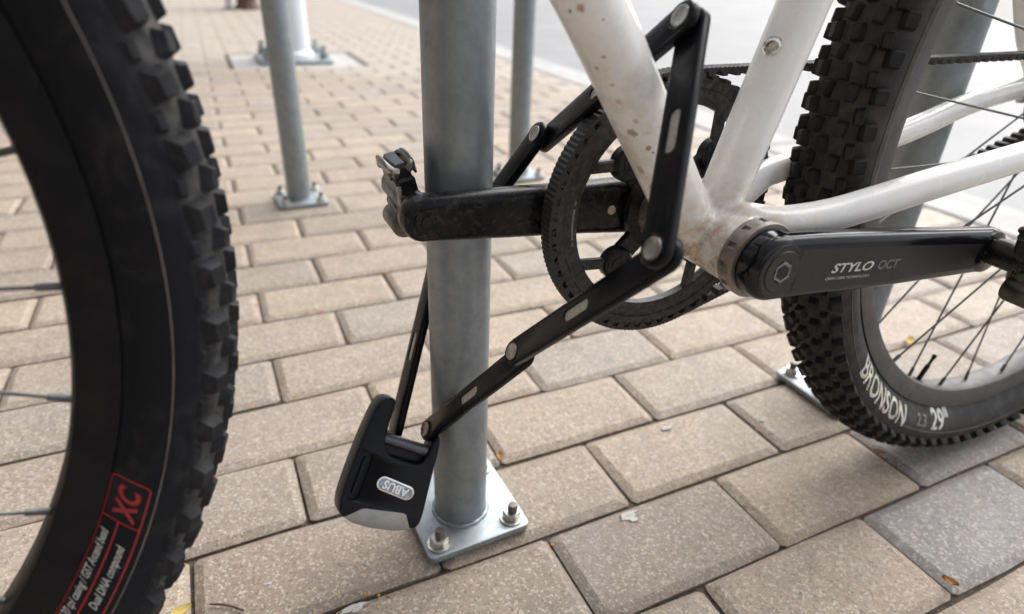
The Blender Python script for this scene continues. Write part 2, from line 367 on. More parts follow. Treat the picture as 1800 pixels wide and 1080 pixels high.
for vis, a, b, y0, y1 in cells:
    full = abs((b - a) - .2) < .001
    if vis > 0 and n_ind < 290 and full:
        key = 'm%d' % random.randrange(14)
        if key not in shared:
            me = prep(*paver_geo(-.1, .1, -.05, .05, .0011), 'paving_brick', True, 12); me.materials.append(M['brick']); shared[key] = me
        c = ((a + b) / 2 + random.uniform(-.0006, .0006), (y0 + y1) / 2 + random.uniform(-.0006, .0006), -.0012 + random.uniform(-.0010, .0006))
        o = link('paving_brick', shared[key], c, pav, rot=(random.uniform(-.006, .006), random.uniform(-.004, .004), random.uniform(-.004, .004)))
        col = np.array(random.choice(TINTS)) * random.uniform(.90, 1.08)
        px, py, _ = proj(c)
        for (sx, sy), cc in SPECIAL.items():
            if abs(px - sx) < 55 and abs(py - sy) < 40: col = np.array(cc)
        o.color = (*col, 1); n_ind += 1
    else: field.append((a, b, y0, y1))
vv, ff = [], []; off = 0
for a, b, y0, y1 in field:
    v, f = paver_geo(a, b, y0, y1, .0008); v = v + np.array([0, 0, -.0015 + random.uniform(-.0012, .0008)])
    vv.append(v); ff += [tuple(i + off for i in q) for q in f]; off += len(v)
add('paving_brick_field', (np.vstack(vv), ff), 'brick_s', pav, True, 12, kind='stuff')
pad = add('footing_slab', rbox(V(.2, 2.95, -.0365), V(.290, 0, 0), V(0, .240, 0), V(0, 0, .03), .004), 'pad', kind='structure')

# ------------------------------------------------------------------ bike racks
hexnut = None
def nut_meshes():
    z = V(0, 0, 1)
    wsh = prep(*lathe([(.0045, 0), (.0108, 0), (.0110, .0004), (.0108, .0018), (.0045, .0018)], V(0, 0, 0), z, 24), 'washer'); wsh.materials.append(M['zinc'])
    nut = prep(*lathe([(.004, .0018), (.0078, .0018), (.0085, .0028), (.0085, .0078), (.0074, .0090), (.004, .0090)], V(0, 0, 0), z, 6), 'nut', True, 20); nut.materials.append(M['zinc'])
    pr = [(.0043, .005)] + [(.0046 if i % 2 else .0042, .0092 + i * .0008) for i in range(9)] + [(.0038, .0172), (0, .0174)]
    std = prep(*lathe(pr, V(0, 0, 0), z, 14), 'stud'); std.materials.append(M['stud']); return wsh, nut, std
WSH, NUT, STD = nut_meshes()
def rack(legs, rotp, label, H=.78):
    r = empty('bike_rack', (*((V(*legs[0]) + V(*legs[1])) / 2), 0), label, 'bike rack', 'tubular bike racks on the pavement')
    a, b = (V(*legs[0], 0), V(*legs[1], 0)); d = unit(b - a); BR = .14; path = [a + V(0, 0, z) for z in np.linspace(.004, H - BR, 14)]
    for t in np.linspace(0, np.pi / 2, 9)[1:]: path.append(a + d * BR * (1 - np.cos(t)) + V(0, 0, H - BR + BR * np.sin(t)))
    for t in np.linspace(np.pi / 2, 0, 9): path.append(b - d * BR * (1 - np.cos(t)) + V(0, 0, H - BR + BR * np.sin(t)))
    path += [b + V(0, 0, z) for z in np.linspace(H - BR, .004, 14)[1:]]
    add('hoop', tube(path, .0242, 48), 'galv', r)
    for i, L in enumerate(legs):
        c = V(*L, 0) + V(.002, .003, 0); q = rotp[i]; ex, ey = V(math.cos(q), math.sin(q), 0), V(-math.sin(q), math.cos(q), 0)
        h = .0495; cr = .006; P = []
        for sx, sy, a0 in ((1, 1, 0), (-1, 1, 90), (-1, -1, 180), (1, -1, 270)):
            for t in (0, 30, 60, 90): P.append((sx * (h - cr) + cr * math.cos(R(a0 + t)), sy * (h - cr) + cr * math.sin(R(a0 + t))))
        pl = add('base_plate', slab(P, c, ex, ey, V(0, 0, 1), .0008, .0078, .0008), 'plate', r)
        th = np.linspace(0, 2 * np.pi, 40, endpoint=False); ring = V(*L, .0085) + .0248 * np.c_[np.cos(th), np.sin(th), 0 * th]
        wob = .0022 + .0005 * np.sin(th * 13); add('weld_bead', tube(ring, wob, 8, False, True), 'galv', pl)
        for sx, sy in ((-1, -1), (1, -1), (1, 1), (-1, 1)):
            p = c + ex * sx * .036 + ey * sy * .036 + V(0, 0, .0079); rz = (0, 0, random.uniform(0, 1))
            for nm, me in (('washer', WSH), ('nut', NUT), ('stud', STD)): link(nm, me, p + (V(.001, 0, 0) if nm == 'stud' else 0), pl, rot=rz)
    return r
rack([(-.065, -.0455), (.446, -.038)], (.03, 0), 'grey galvanised tubular rack in front, with the folding lock round its near leg')
rack([(-.076, .892), (.443, .905)], (.02, .05), 'grey galvanised tubular rack standing behind, beyond the locked bicycle')

# ------------------------------------------------------------------ bicycle
bike = empty('bicycle', (.0, -.158, 0), 'white framed bicycle with knobbly tyres and belt drive, locked to the rack', 'bicycle')
B0 = V(.0742, -.1575, .3157); BK, NR, UB = V(1, -.0024, 0), V(-.0024, -1, .0068), V(0, .0068, 1)
def bp(s, u, o=0.): return B0 + s * BK + u * UB + o * NR
BBC = bp(-.004, -.002)
CA = -.043; D = BK * math.cos(CA) + UB * math.sin(CA); E = UB * math.cos(CA) - BK * math.sin(CA)

def on_tube(px, path, r):
    d = unit(FW * FPX + RT * (px[0] - 900) - UP * (px[1] - 540))
    for t in np.arange(.15, .7, .0006):
        if np.linalg.norm(path - (CAM + d * t), axis=1).min() < r: return CAM + d * t
    return path[0]
def dense(path, k_=40): return np.vstack([np.linspace(path[i], path[i + 1], k_) for i in range(len(path) - 1)])
# frame: tubes blended into one welded surface
dt = spline([bp(-.016, -.004), bp(-.036, .0262), bp(-.0745, .0830), bp(-.1120, .1370), bp(-.165, .205), bp(-.30, .352), bp(-.475, .525)], 8)
st = np.array([bp(-.007 + .290 * q, q) for q in np.linspace(0, .46, 16)])
csn = spline([bp(-.004, .010, .012), bp(.0016, .0150, .022), bp(.0205, .0132, .031), bp(.0548, .0164, .038), bp(.0873, .0244, .045), bp(.128, .0345, .052), bp(.168, .0425, .0570), bp(.235, .0530, .0620), bp(.33, .0620, .0665), bp(.434, .0667, .068)], 6)
csf = spline([bp(.000, -.004, -.012), bp(.030, .0033, -.024), bp(.062, .0165, -.034), bp(.0905, .0219, -.040), bp(.2241, .0345, -.050), bp(.333, .0551, -.060), bp(.434, .0667, -.066)], 6)
geos = [tube(dt, .0172, 28), tube(st, .0150, 28), tube(csn, np.interp(np.linspace(0, 1, len(csn)), [0, .2, 1], [.0105, .0112, .0095]), 20), tube(csf, np.interp(np.linspace(0, 1, len(csf)), [0, .2, 1], [.0105, .0108, .0095]), 20),
        lathe([(.0, -.0365), (.0222, -.0365), (.0222, .0365), (0, .0365)], BBC, NR, 40)]
top = [tube(np.array([bp(-.50, .595), bp(.116, .425)]), .015, 20), tube(np.array([bp(-.467, .505), bp(-.512, .63)]), .0235, 24)]
for sg in (-1, 1): top.append(tube(spline([bp(.434, .0667, .067 * sg), bp(.36, .14, .066 * sg), bp(.20, .34, .045 * sg), bp(.120, .43, .012 * sg)], 6), .008, 14)); top.append(rbox(bp(.436, .068, .069 * sg), BK * .018, UB * .02, NR * .003, .001))
g = merge(*geos, *top); me = prep(*g, 'raw'); tmp = bpy.data.objects.new('raw', me); COL.objects.link(tmp)
md = tmp.modifiers.new('r', 'REMESH'); md.mode = 'VOXEL'; md.voxel_size = .0017
md = tmp.modifiers.new('s', 'SMOOTH'); md.iterations = 7; md.factor = .5
fm = evaluated(tmp); bpy.data.objects.remove(tmp)
org = bp(-.05, .2); fm.transform(Matrix.Translation(-Vector(org)))
for p in fm.polygons: p.use_smooth = True
k = N('white_frame_paint')
base = k.mix(k.ramp(k.noise(40, 6), .3, .7), (.84, .835, .81), (.88, .877, .86))
dist = k.n('ShaderNodeVectorMath', {0: k.pos(), 1: tuple(bp(-.012, -.018, .02))}, operation='DISTANCE').outputs['Value']
nz = k.noise(70, 9, .72, dist=.25)
g1 = k.math('MULTIPLY', k.ramp(dist, .024, .085, 1, 0), k.ramp(nz, .36, .60)); c = k.mix(k.math('MULTIPLY', g1, .8), base, (.48, .33, .17))
g2 = k.math('MULTIPLY', k.ramp(dist, .018, .05, 1, 0), k.ramp(k.noise(110, 9, .74, dist=.3), .47, .64)); c = k.mix(k.math('MULTIPLY', g2, .8), c, (.16, .075, .028))
dist2 = k.n('ShaderNodeVectorMath', {0: k.pos(), 1: tuple(on_tube((1110, 260), dense(dt[:34]), .0172))}, operation='DISTANCE').outputs['Value']
g3 = k.math('MULTIPLY', k.ramp(dist2, .015, .085, 1, 0), k.ramp(k.noise(60, 9, .7, dist=.3), .46, .70)); c = k.mix(k.math('MULTIPLY', g3, .65), c, (.52, .38, .20))
dtd = dense(dt[:34])
for px_, r_, st_ in (((1060, 35), .0012, .8), ((1075, 150), .0016, .8), ((1062, 100), .0014, .7), ((1125, 300), .004, .7), ((1150, 330), .005, .6), ((1112, 235), .0042, .9), ((1139, 262), .0026, 1.), ((1022, 13), .0030, .9), ((1002, 20), .0013, 1.), ((1049, 120), .002, .7), ((1118, 214), .002, .6), ((1148, 268), .0011, 1.), ((1088, 180), .0022, .5)):
    p_ = on_tube(px_, dtd, .0172); c = k.mix(k.math('MULTIPLY', k.spot(p_, r_ * .78, .55, 330), st_ * .8), c, (.30, .145, .035) if r_ > .0015 else (.08, .03, .012))
chips = k.noise(75, 8, .75, dist=2.5); c = k.mix(k.ramp(chips, .70, .72, 0, .8), c, (.12, .07, .04))
chip2 = k.noise(230, 6, .7, dist=1.5); c = k.mix(k.ramp(chip2, .735, .76, 0, .7), c, (.20, .13, .07))
M['paint'] = k.out(c, k.ramp(k.noise(30, 4), .3, .7, .20, .34), 0, .5, .25)
fm.materials.append(M['paint']); frame_o = link('frame', fm, org, bike)
frame_o['label'] = 'white painted frame with rust stains near the bottom bracket'
# bottle boss bolt in the seat tube, bearing cup
bo = bp(.0125, .1135, .004); ax = -BK * .8 + NR * .6
add('bottle_boss_bolt', lathe([(.0, -.004), (.0056, -.004), (.0057, .0012), (.0050, .0014), (.0049, .0034), (.0038, .0046), (.0024, .0048), (.0020, .0032), (0, .0032)], bo, ax, 20), 'bolt', frame_o)
def cup(sign):
    rings = []; seg = 120; th = np.linspace(0, 2 * np.pi, seg, endpoint=False)
    for r_, h, notch in ((.0215, .0362, 0), (.0242, .0364, 0), (.0247, .0380, 0), (.0247, .0392, 0), (.0247, .0394, 1), (.0247, .0446, 1), (.0247, .0448, 0), (.0247, .0462, 0), (.0238, .0478, 0), (.020, .0480, 0)):
        m_ = (np.arange(seg) % 10 < 2) if notch else np.zeros(seg, bool); rr = np.where(m_, r_ - .0016, r_)
        rings.append(BBC + sign * h * NR + rr[:, None] * (np.cos(th)[:, None] * BK + np.sin(th)[:, None] * UB))
    return loft(rings)
add('bearing_cup', cup(1), 'cup', bike, True, 25); add('bearing_cup', cup(-1), 'cup', bike, True, 25)

# crank arms
def arm(dirn, s0, s1, hb, secs, flip):
    # secs: list of (s, half height, n_inner, n_outer)
    S = np.array(secs); rings = []
    Rb, Re = S[0][1], S[-1][1]
    ss = list(np.linspace(0, S[-1][0], 20))
    for s in ss:
        sc_ = min(max(s, 0), S[-1][0]); h, ni, no = (np.interp(sc_, S[:, 0], S[:, i]) for i in (1, 2, 3))
        if s < 0: h = math.sqrt(max(Rb ** 2 - s * s, 1e-8))
        if s > S[-1][0]: h = math.sqrt(max(Re ** 2 - (s - S[-1][0]) ** 2, 1e-8))
        mid, w_ = (ni + no) / 2, (no - ni) / 2; cr = min(.0062, h * .8, abs(w_) * .85); ring = []
        for cx, cy, a0 in ((1, 1, 0), (-1, 1, 90), (-1, -1, 180), (1, -1, 270)):
            for t in (0, 30, 60, 90):
                x = cx * (abs(w_) - cr) + cr * math.cos(R(a0 + t)); y = cy * (h - cr) + cr * math.sin(R(a0 + t))
                ring.append(BBC + s * dirn + y * E + (mid + x) * NR)
        rings.append(np.array(ring))
    return loft(rings)
cr1 = add('crank_arm', arm(D, 0, .175, 0, [(0, .0208, .0485, .0630), (.03, .0205, .050, .0655), (.09, .0190, .057, .0725), (.175, .0158, .066, .0805)], 0), 'crank', bike, True, 55)
cr2 = add('crank_arm', arm(-D, 0, .175, 0, [(0, .022, -.073, -.0565), (.06, .0185, -.076, -.0585), (.12, .0170, -.078, -.061), (.175, .0152, -.080, -.064)], 0), 'crankd', bike, True, 55)
cr1['label'] = 'glossy black crank arm with white STYLO lettering'; cr2['label'] = 'dirty black crank arm crossing in front of the rack leg'
add('spindle_boss', lathe([(0, .040), (.0205, .040), (.0214, .0470), (.0214, .0560), (.0206, .0592), (.0188, .0618), (.0170, .0628), (0, .0629)], BBC, NR, 64), 'crank', cr1)
add('pedal_end', lathe([(0, .0660), (.0140, .0662), (.0156, .0685), (.0158, .0760), (.0145, .0795), (.0120, .0806), (0, .0806)], BBC + .175 * D, NR, 40), 'crank', cr1)
add('pedal_end', lathe([(0, -.0805), (.0120, -.0805), (.0148, -.0785), (.0153, -.0740), (.0153, -.0690), (.0140, -.0652), (.0115, -.0642), (0, -.0642)], BBC - .175 * D, NR, 40), 'crankd', cr2)
add('spindle_boss', lathe([(0, -.073), (.020, -.073), (.022, -.069), (.022, -.060), (.020, -.057), (0, -.057)], BBC, NR, 48), 'crankd', cr2)
def face_n(s, extra=.0): return np.interp(s, [0, .03, .09, .175], [.0630, .0655, .0725, .0805]) + extra
# grey outer face of the near crank (flat panel, proud by a hair)
P = []; 
up_, lo_ = [], []
for s in np.linspace(.012, .166, 30): h = np.interp(s, [0, .03, .09, .175], [.0208, .0205, .0190, .0158]); up_.append((s, h - .0074 - .001 * (s / .12))); lo_.append((s, -h + .0066))
pts = up_ + lo_[::-1]; vtx = [BBC + s * D + y * E + face_n(s, .00012) * NR for s, y in pts]; nq = len(up_)
fc = [(i, i + 1, 2 * nq - 2 - i, 2 * nq - 1 - i) for i in range(nq - 1)]
add('face_panel', (np.array(vtx), fc), 'crankf', cr1)
def crank_text(s_, size, s0, y0, mat, shear=0., space=1., bold=0., sx=1.):
    xy, f = text2d(s_, size, shear, space, bold); xy[:, 0] *= sx
    ss = s0 + xy[:, 0]; add('lettering', (np.array([BBC + a * D + (y0 + b) * E + face_n(a, .00035) * NR for a, b in zip(ss, xy[:, 1])]), f), mat, cr1, False)
crank_text('STYLO', .0085, .0545, -.0010, 'white_ink', .25, 1.0, .0002, 1.25)
crank_text('OCT', .0085, .0830, -.0010, 'grey_ink', .12, .95, .0002, .95)
crank_text('OPEN CORE TECHNOLOGY', .0026, .0530, -.0078, 'white_ink', 0, 1., 0, 1.05)
cb = add('crank_bolt', lathe([(.0, .058), (.0052, .058), (.0054, .0622), (.0070, .0640), (.0128, .0642), (.0134, .0634), (.0158, .0638), (.0170, .0634), (.0172, .0615)], BBC, NR, 48), 'crankf', cr1)
add('hex_socket', lathe([(.0, .0590), (.0058, .0590), (.0058, .0641), (.0066, .0645), (.0070, .0641)], BBC, NR, 6, E), 'cup', cr1, True, 20)
add('socket_hole', lathe([(0, .0628), (.0050, .0628), (.0050, .0644), (0, .0644)], BBC, NR, 6, E), 'black', cr1, True, 20)
PEND = BBC - .175 * D
add('pedal_bolt', lathe([(0, -.0665), (.0030, -.0665), (.0033, -.0632), (.0065, -.0628), (.0078, -.0632), (.0082, -.0650)], PEND, NR, 32), 'crankd', cr2)
add('hex_socket', lathe([(0, -.0655), (.0036, -.0655), (.0036, -.0626), (0, -.0626)], PEND, NR, 6), 'black', cr2, True, 20)

# sprocket (arms, lobes), belt
RC = .0928
th = np.linspace(0, 2 * np.pi, 100, endpoint=False)
def pol(r, a, o): return BBC + r * (math.cos(a) * BK + math.sin(a) * UB) + o * NR
rr = []
for r_, o_ in ((.0745, -.0535), (.0745, -.0470), (.0755, -.0462), (.0850, -.0462), (.0860, -.0450), (RC - .0012, -.0448), (RC - .0012, -.0545), (.0850, -.0545)): rr.append(np.array([pol(r_, a, o_) for a in th]))
geo = [loft(rr, loop=True)]
for i in range(50):
    a = 2 * np.pi * (i + .5) / 50; t = -math.sin(a) * BK + math.cos(a) * UB; rad = math.cos(a) * BK + math.sin(a) * UB
    geo.append(box(BBC + (RC - .0008) * rad - .050 * NR, t * .0030, NR * .0052, rad * .0030, .78))
lobes = [R(135), R(225), R(-45), R(45)]
for a in lobes:
    for da in (.30, -.34):
        p0, p1 = pol(.054, a + da * .16, -.050), pol(.0780, a + da, -.050); d = unit(p1 - p0); q = np.cross(NR, d)
        geo.append(rbox((p0 + p1) / 2, d * np.linalg.norm(p1 - p0) / 2 * 1.1, q * .0040, NR * .0028, .0010))
sp = add('sprocket', merge(*geo), 'ring', bike, True, 30)
for a in lobes:
    lb = pol(.052, a, 0)
    add('spider_lobe', merge(lathe([(.0035, -.0545), (.0118, -.0545), (.0125, -.0535), (.0125, -.0470), (.0112, -.0455), (.0095, -.0452), (.0075, -.0462), (.0045, -.0462), (.0035, -.0475)], lb, NR, 28)), 'crankd', sp, True, 30)
    add('ring_bolt', lathe([(0, -.049), (.0030, -.049), (.0034, -.0462), (.0052, -.0458), (.0056, -.0468)], lb, NR, 20), 'crankd', sp, True, 25)
geo = [lathe([(.012, -.056), (.030, -.056), (.032, -.054), (.031, -.0495), (.026, -.047), (.018, -.046), (.012, -.046)], BBC, NR, 40)]
for a in lobes:
    d = math.cos(a) * BK + math.sin(a) * UB; q = np.cross(NR, d); geo.append(rbox(BBC + d * .037 - .0525 * NR, d * .013, q * .0085, NR * .0030, .001))
add('spider', merge(*geo), 'crankd', sp, True, 30)
pn = bp(-.0444, -.0005, 0); add('pin', lathe([(0, -.06), (.0034, -.06), (.0034, -.0568), (.0028, -.0562), (0, -.0562)], pn - .0 * NR, NR, 18), 'brass', cr2)
# white arc of print on the sprocket face
geo = []; 
for a0, a1, r0 in ((172.5, 188.8, .0785), (168.5, 170.6, .0787), (190.0, 192.2, .0787)):
    aa = np.radians(np.linspace(a0, a1, 14)); v = [pol(r0 - .0007, a, -.0459) for a in aa] + [pol(r0 + .0007, a, -.0459) for a in aa[::-1]]
    geo.append((np.array(v), [(i, i + 1, 26 - i, 27 - i) for i in range(13)]))
add('print_mark', merge(*geo), 'grey_ink', sp, False)

WR = V(.5240, -.150, .3702); RCOG = .0285
def belt_geo():
    c1, c2 = BBC - .05 * NR, None
    wr = WR - B0; c2 = bp(wr @ BK, .0655, -.05); r1, r2 = .0965, .0325
    dv = V((c2 - c1) @ BK, (c2 - c1) @ UB); L = np.linalg.norm(dv); base = math.atan2(dv[1], dv[0]); al = math.acos((r1 - r2) / L)
    pts = []
    a_top, a_bot = base + al, base - al
    for a in np.linspace(a_top, a_bot + 2 * np.pi, 220, endpoint=False): pts.append((c1, r1, a))
    P = []
    for c, r_, a in pts: P.append((c + r_ * (math.cos(a) * BK + math.sin(a) * UB), math.cos(a) * BK + math.sin(a) * UB))
    A, nA = P[-1]; Bq = c2 + r2 * (math.cos(a_bot) * BK + math.sin(a_bot) * UB); nB = math.cos(a_bot) * BK + math.sin(a_bot) * UB
    m_ = int(np.linalg.norm(Bq - A) / .0018)
    for t in np.linspace(0, 1, m_)[1:-1]: P.append((A * (1 - t) + Bq * t, nB))
    for a in np.linspace(a_bot, a_top, 60): P.append((c2 + r2 * (math.cos(a) * BK + math.sin(a) * UB), math.cos(a) * BK + math.sin(a) * UB))
    A, nA = P[-1]; Bq = P[0][0]
    for t in np.linspace(0, 1, m_)[1:-1]: P.append((A * (1 - t) + Bq * t, P[0][1]))
    pos = np.array([p for p, _ in P]); seg = np.linalg.norm(np.roll(pos, -1, 0) - pos, axis=1); cum = np.r_[0, np.cumsum(seg)]; tot = cum[-1]
    nn = int(tot / .00185) // 6 * 6; rings = []
    nrm = np.array([q for _, q in P])
    for i in range(nn):
        s = tot * i / nn; j = min(np.searchsorted(cum, s, 'right') - 1, len(P) - 1); t = (s - cum[j]) / max(seg[j], 1e-9); j2 = (j + 1) % len(P)
        p = pos[j] * (1 - t) + pos[j2] * t; q = unit(nrm[j] * (1 - t) + nrm[j2] * t)
        o = .0009 if i % 2 else .0002; inn = -.0052 if i % 6 in (1, 2, 3) else -.0018
        rings.append(np.array([p + q * o - .0060 * NR, p + q * o + .0060 * NR, p + q * inn + .0056 * NR, p + q * inn - .0056 * NR]))
    return loft(rings, loop=True)
add('drive_belt', belt_geo(), 'belt', bike, False)

# pedal (clip-in, hanging almost upright beyond the crank)
for side in (-1, 1):
    AX = NR * side * .8; PU = unit(UB * .97 - BK * .22); PF = np.cross(AX, PU) * .85; PU = PU * .74; PC = BBC + .175 * D * side + .1425 * AX + UB * .002
    ped = add('pedal', merge(lathe([(0, -.036), (.0085, -.036), (.0095, -.030), (.0095, .026), (.0075, .034), (0, .034)], PC, AX, 24),
        rbox(PC + PU * .002, PU * .022, AX * .024, PF * .0100, .002), rbox(PC + PU * .025, PU * .011, AX * .021, PF * .0085, .0025), rbox(PC - PU * .026, PU * .010, AX * .016, PF * .0075, .002)), 'pedalb', bike)
    for sg in (-1, 1):
        q = spline([PC + PU * .030 - AX * .022 + PF * sg * .004, PC + PU * .033 - AX * .020 + PF * sg * .010, PC + PU * .035 - AX * .006 + PF * sg * .012, PC + PU * .035 + AX * .010 + PF * sg * .012, PC + PU * .032 + AX * .020 + PF * sg * .009, PC + PU * .028 + AX * .022 + PF * sg * .003], 5)
        add('cleat_claw', tube(q, .0026, 10), 'pedall' if sg < 0 else 'pedal', ped)
        add('claw_plate', slab(smoothpoly([(-.021, .0), (-.017, .012), (0, .0155), (.017, .012), (.021, 0), (0, .004)], 3), PC + PU * .025 + PF * sg * .0125, AX, PU, PF, -.0013, .0013, .0005), 'pedal', ped)
        add('tension_housing', merge(lathe([(0, -.015), (.0078, -.015), (.0088, -.013), (.0088, .013), (.0078, .015), (0, .015)], PC - PU * .022 + PF * sg * .012, AX, 22), rbox(PC - PU * .012 + PF * sg * .0125, PU * .010, AX * .013, PF * .0035, .001)), 'pedal', ped)
        for kx in range(6): 
            th_ = np.linspace(0, 2 * np.pi, 16, endpoint=False); cc_ = PC - PU * .008 + PF * sg * .0085 + AX * (-.0175 + kx * .0022 + (.022 if kx > 2 else 0))
            add('spring_coil', tube(cc_ + .0062 * (np.cos(th_)[:, None] * PU + np.sin(th_)[:, None] * PF), .0011, 6, False, True), 'pedal', ped)
    add('axle_collar', lathe([(0, .030), (.0072, .030), (.0098, .033), (.0098, .037), (.0065, .039), (.0065, .049), (0, .049)], PC, -AX, 6), 'pedalb', ped, True, 20)
    add('edge_guard', tube(spline([PC + PU * .020 - AX * .027 - PF * .009, PC + PU * .008 - AX * .030 - PF * .012, PC - PU * .008 - AX * .029 - PF * .011], 5), .0016, 8), 'pedall', ped)

# ------------------------------------------------------------------ wheels
def wheel(C, A, Nn, U, RO, knob_h, rows, count, rubber, knobm, rimm, rimr, bead, wl, hub_w, phase=0., bulge=.0):
    def P(a, r, l): return C + r * (math.cos(a) * A + math.sin(a) * U) + l * Nn
    seg = 120
    crown = RO - knob_h; rr_ = .0250; Rm = crown - rr_
    rp = [(rimr + .000, .0085), (rimr + .0015, .0115), (bead - .006, .0148), (bead + .004, .0152), (bead + .0046, .0142), (bead + .0030, .0132), (bead - .004, .0128)]
    rings = []
    for i in range(seg):
        a = 2 * np.pi * i / seg; rings.append(np.array([P(a, r, l) for r, l in rp] + [P(a, r, -l) for r, l in rp[::-1]]))
    rim = add('wheel', loft(rings, loop=True), rimm, bike, origin=C, angle=30)
    prof = [(bead - .002, .0125), (bead + .0045, .0134), (bead + .0080, .0170), (bead + .0125, .0215), ((bead + .0125 + Rm) / 2 + .001, wl * .955)]
    for ps in (90, 78, 66, 54, 42, 30, 18, 6): prof.append((Rm + rr_ * math.cos(R(ps)), wl * math.sin(R(ps))))
    prof = prof + [(r, -l) for r, l in prof[::-1]]; rings = []
    for i in range(160):
        a = 2 * np.pi * i / 160; rings.append(np.array([P(a, r, l) for r, l in prof]))
    tv, tf = loft(rings, loop=True)
    tyre = add('tyre', (tv, tf), rubber, rim, origin=C, angle=50)
    geo = []
    for (ps, ph, sc, sl, hh, tp, rot, sub) in rows:
        for i in range(count):
            a = 2 * np.pi * (i + ph + phase) / count
            for sg in (-1, 1):
                aa = a + (np.pi / count if (sg < 0 and sub) else 0)
                pc, ls = math.cos(R(ps)), math.sin(R(ps)) * sg
                n2 = unit(V(pc / rr_, ls / wl)); rad = math.cos(aa) * A + math.sin(aa) * U; tan = -math.sin(aa) * A + math.cos(aa) * U
                nor = rad * n2[0] + Nn * n2[1]; lat = np.cross(nor, tan)
                if rot: t2 = tan * math.cos(rot * sg) + lat * math.sin(rot * sg); lat = np.cross(nor, t2); t_ = t2
                else: t_ = tan
                j = 1 + random.uniform(-.09, .09)
                base = C + (Rm + rr_ * pc) * rad + wl * ls * Nn
                b_ = base - nor * .0012; e1, e2 = t_ * sc / 2 * j, lat * sl / 2
                rs = []
                for hgt, s1 in ((0, 1.12), (hh * .82 + .0012, tp), (hh + .0012, tp - .10)):
                    rs.append(np.array([b_ + nor * hgt + x * e1 * s1 + y * e2 * s1 for x, y in ((-1, -.9), (-.75, -1), (.75, -1), (1, -.9), (1, .9), (.75, 1), (-.75, 1), (-1, .9))]))
                geo.append(loft(rs))
    add('tread_knobs', merge(*geo), knobm, rim, True, 25, origin=C, kind='stuff')
    tha = np.linspace(0, 2 * np.pi, 180, endpoint=False)
    for sg in (-1, 1): add('mould_line', tube(np.array([P(a, Rm - .0010, sg * (wl + .00015)) for a in tha]), .00032, 6, False, True), 'mould', rim, origin=C)
    # hub and spokes
    hub = add('hub', lathe([(0, -hub_w - .012), (.009, -hub_w - .012), (.010, -hub_w - .004), (.027, -hub_w - .002), (.027, -hub_w + .002), (.016, -hub_w + .006), (.013, 0), (.016, hub_w - .006), (.027, hub_w - .002), (.027, hub_w + .002), (.010, hub_w + .004), (.009, hub_w + .012), (0, hub_w + .012)], C, Nn, 28), 'rim', rim, origin=C)
    for i in range(32):
        sg = 1 if i % 2 else -1; a = 2 * np.pi * (i + .5) / 32 + phase; cross = R(66) * (1 if (i // 2) % 2 else -1)
        p0 = P(a + cross, .0255, sg * hub_w); p1 = P(a, rimr + .004, sg * .002); d = unit(p1 - p0); L = np.linalg.norm(p1 - p0)
        path = [p0, p1 - d * .014, p1 - d * .0138, p1 - d * .0045, p1 - d * .004, p1]
        add('spoke', tube(np.array(path), np.array([.00095, .00095, .0017, .0018, .0018, .0018]), 7), 'spoke', rim)
    return rim, P, (Rm, rr_, wl, bead)
def sidewall_l(r, info):
    Rm, rr_, wl, bead = info
    return np.interp(r, [bead + .0045, bead + .0080, bead + .0125, (bead + .0125 + Rm) / 2 + .001, Rm, Rm + rr_ * math.cos(R(66))], [.0134, .0170, .0215, wl * .955, wl, wl * math.sin(R(66))]) + .00055
def tyre_text(rim, P, info, s, size, a0, r0, mat, sx=1., bold=0., shear=0., space=1.):
    xy, f = text2d(s, size, shear, space, bold); v = []
    for x, y in xy:
        r = r0 - y; v.append(P(a0 + x * sx / r0, r, sidewall_l(r, info)))
    return add('sidewall_lettering', (np.array(v), f), mat, rim, False)
# rear
rows_r = [(8, 0, .0100, .0070, .0054, .92, .15, True), (27, .5, .0105, .0070, .0056, .92, -.12, True), (45, .1, .0095, .0060, .0052, .90, .1, True), (61, .5, .0110, .0095, .0060, .90, .05, True)]
rimR, PR, infR = wheel(WR, BK, NR, UB, .3700, .0056, rows_r, 98, 'rubber2', 'knob2', 'rim2', .2950, .3105, .0280, .034, .2)
tyre_text(rimR, PR, infR, 'BRONSON', .0280, R(227.6), .3300, 'cream_ink', .98, .0005, 0, 1.0)
tyre_text(rimR, PR, infR, '2.3', .016, R(245.2), .3280, 'grey_ink', 1.1, .0003)
tyre_text(rimR, PR, infR, '29"', .0265, R(252.0), .3255, 'white_ink', 1.0, .0005)
# valve
av = R(245); rad = math.cos(av) * BK + math.sin(av) * UB
add('valve', lathe([(0, 0), (.0050, 0), (.0052, .003), (.0024, .0035), (.0024, .020), (.0015, .0205), (.0015, .028), (.0022, .0285), (.0022, .0325), (0, .033)], WR + rad * .297, -rad, 14), 'crank', rimR)
add('rear_sprocket', lathe([(.012, -.055), (RCOG, -.055), (RCOG, -.045), (.012, -.045)], WR - UB * .001, NR, 40), 'ring', rimR)
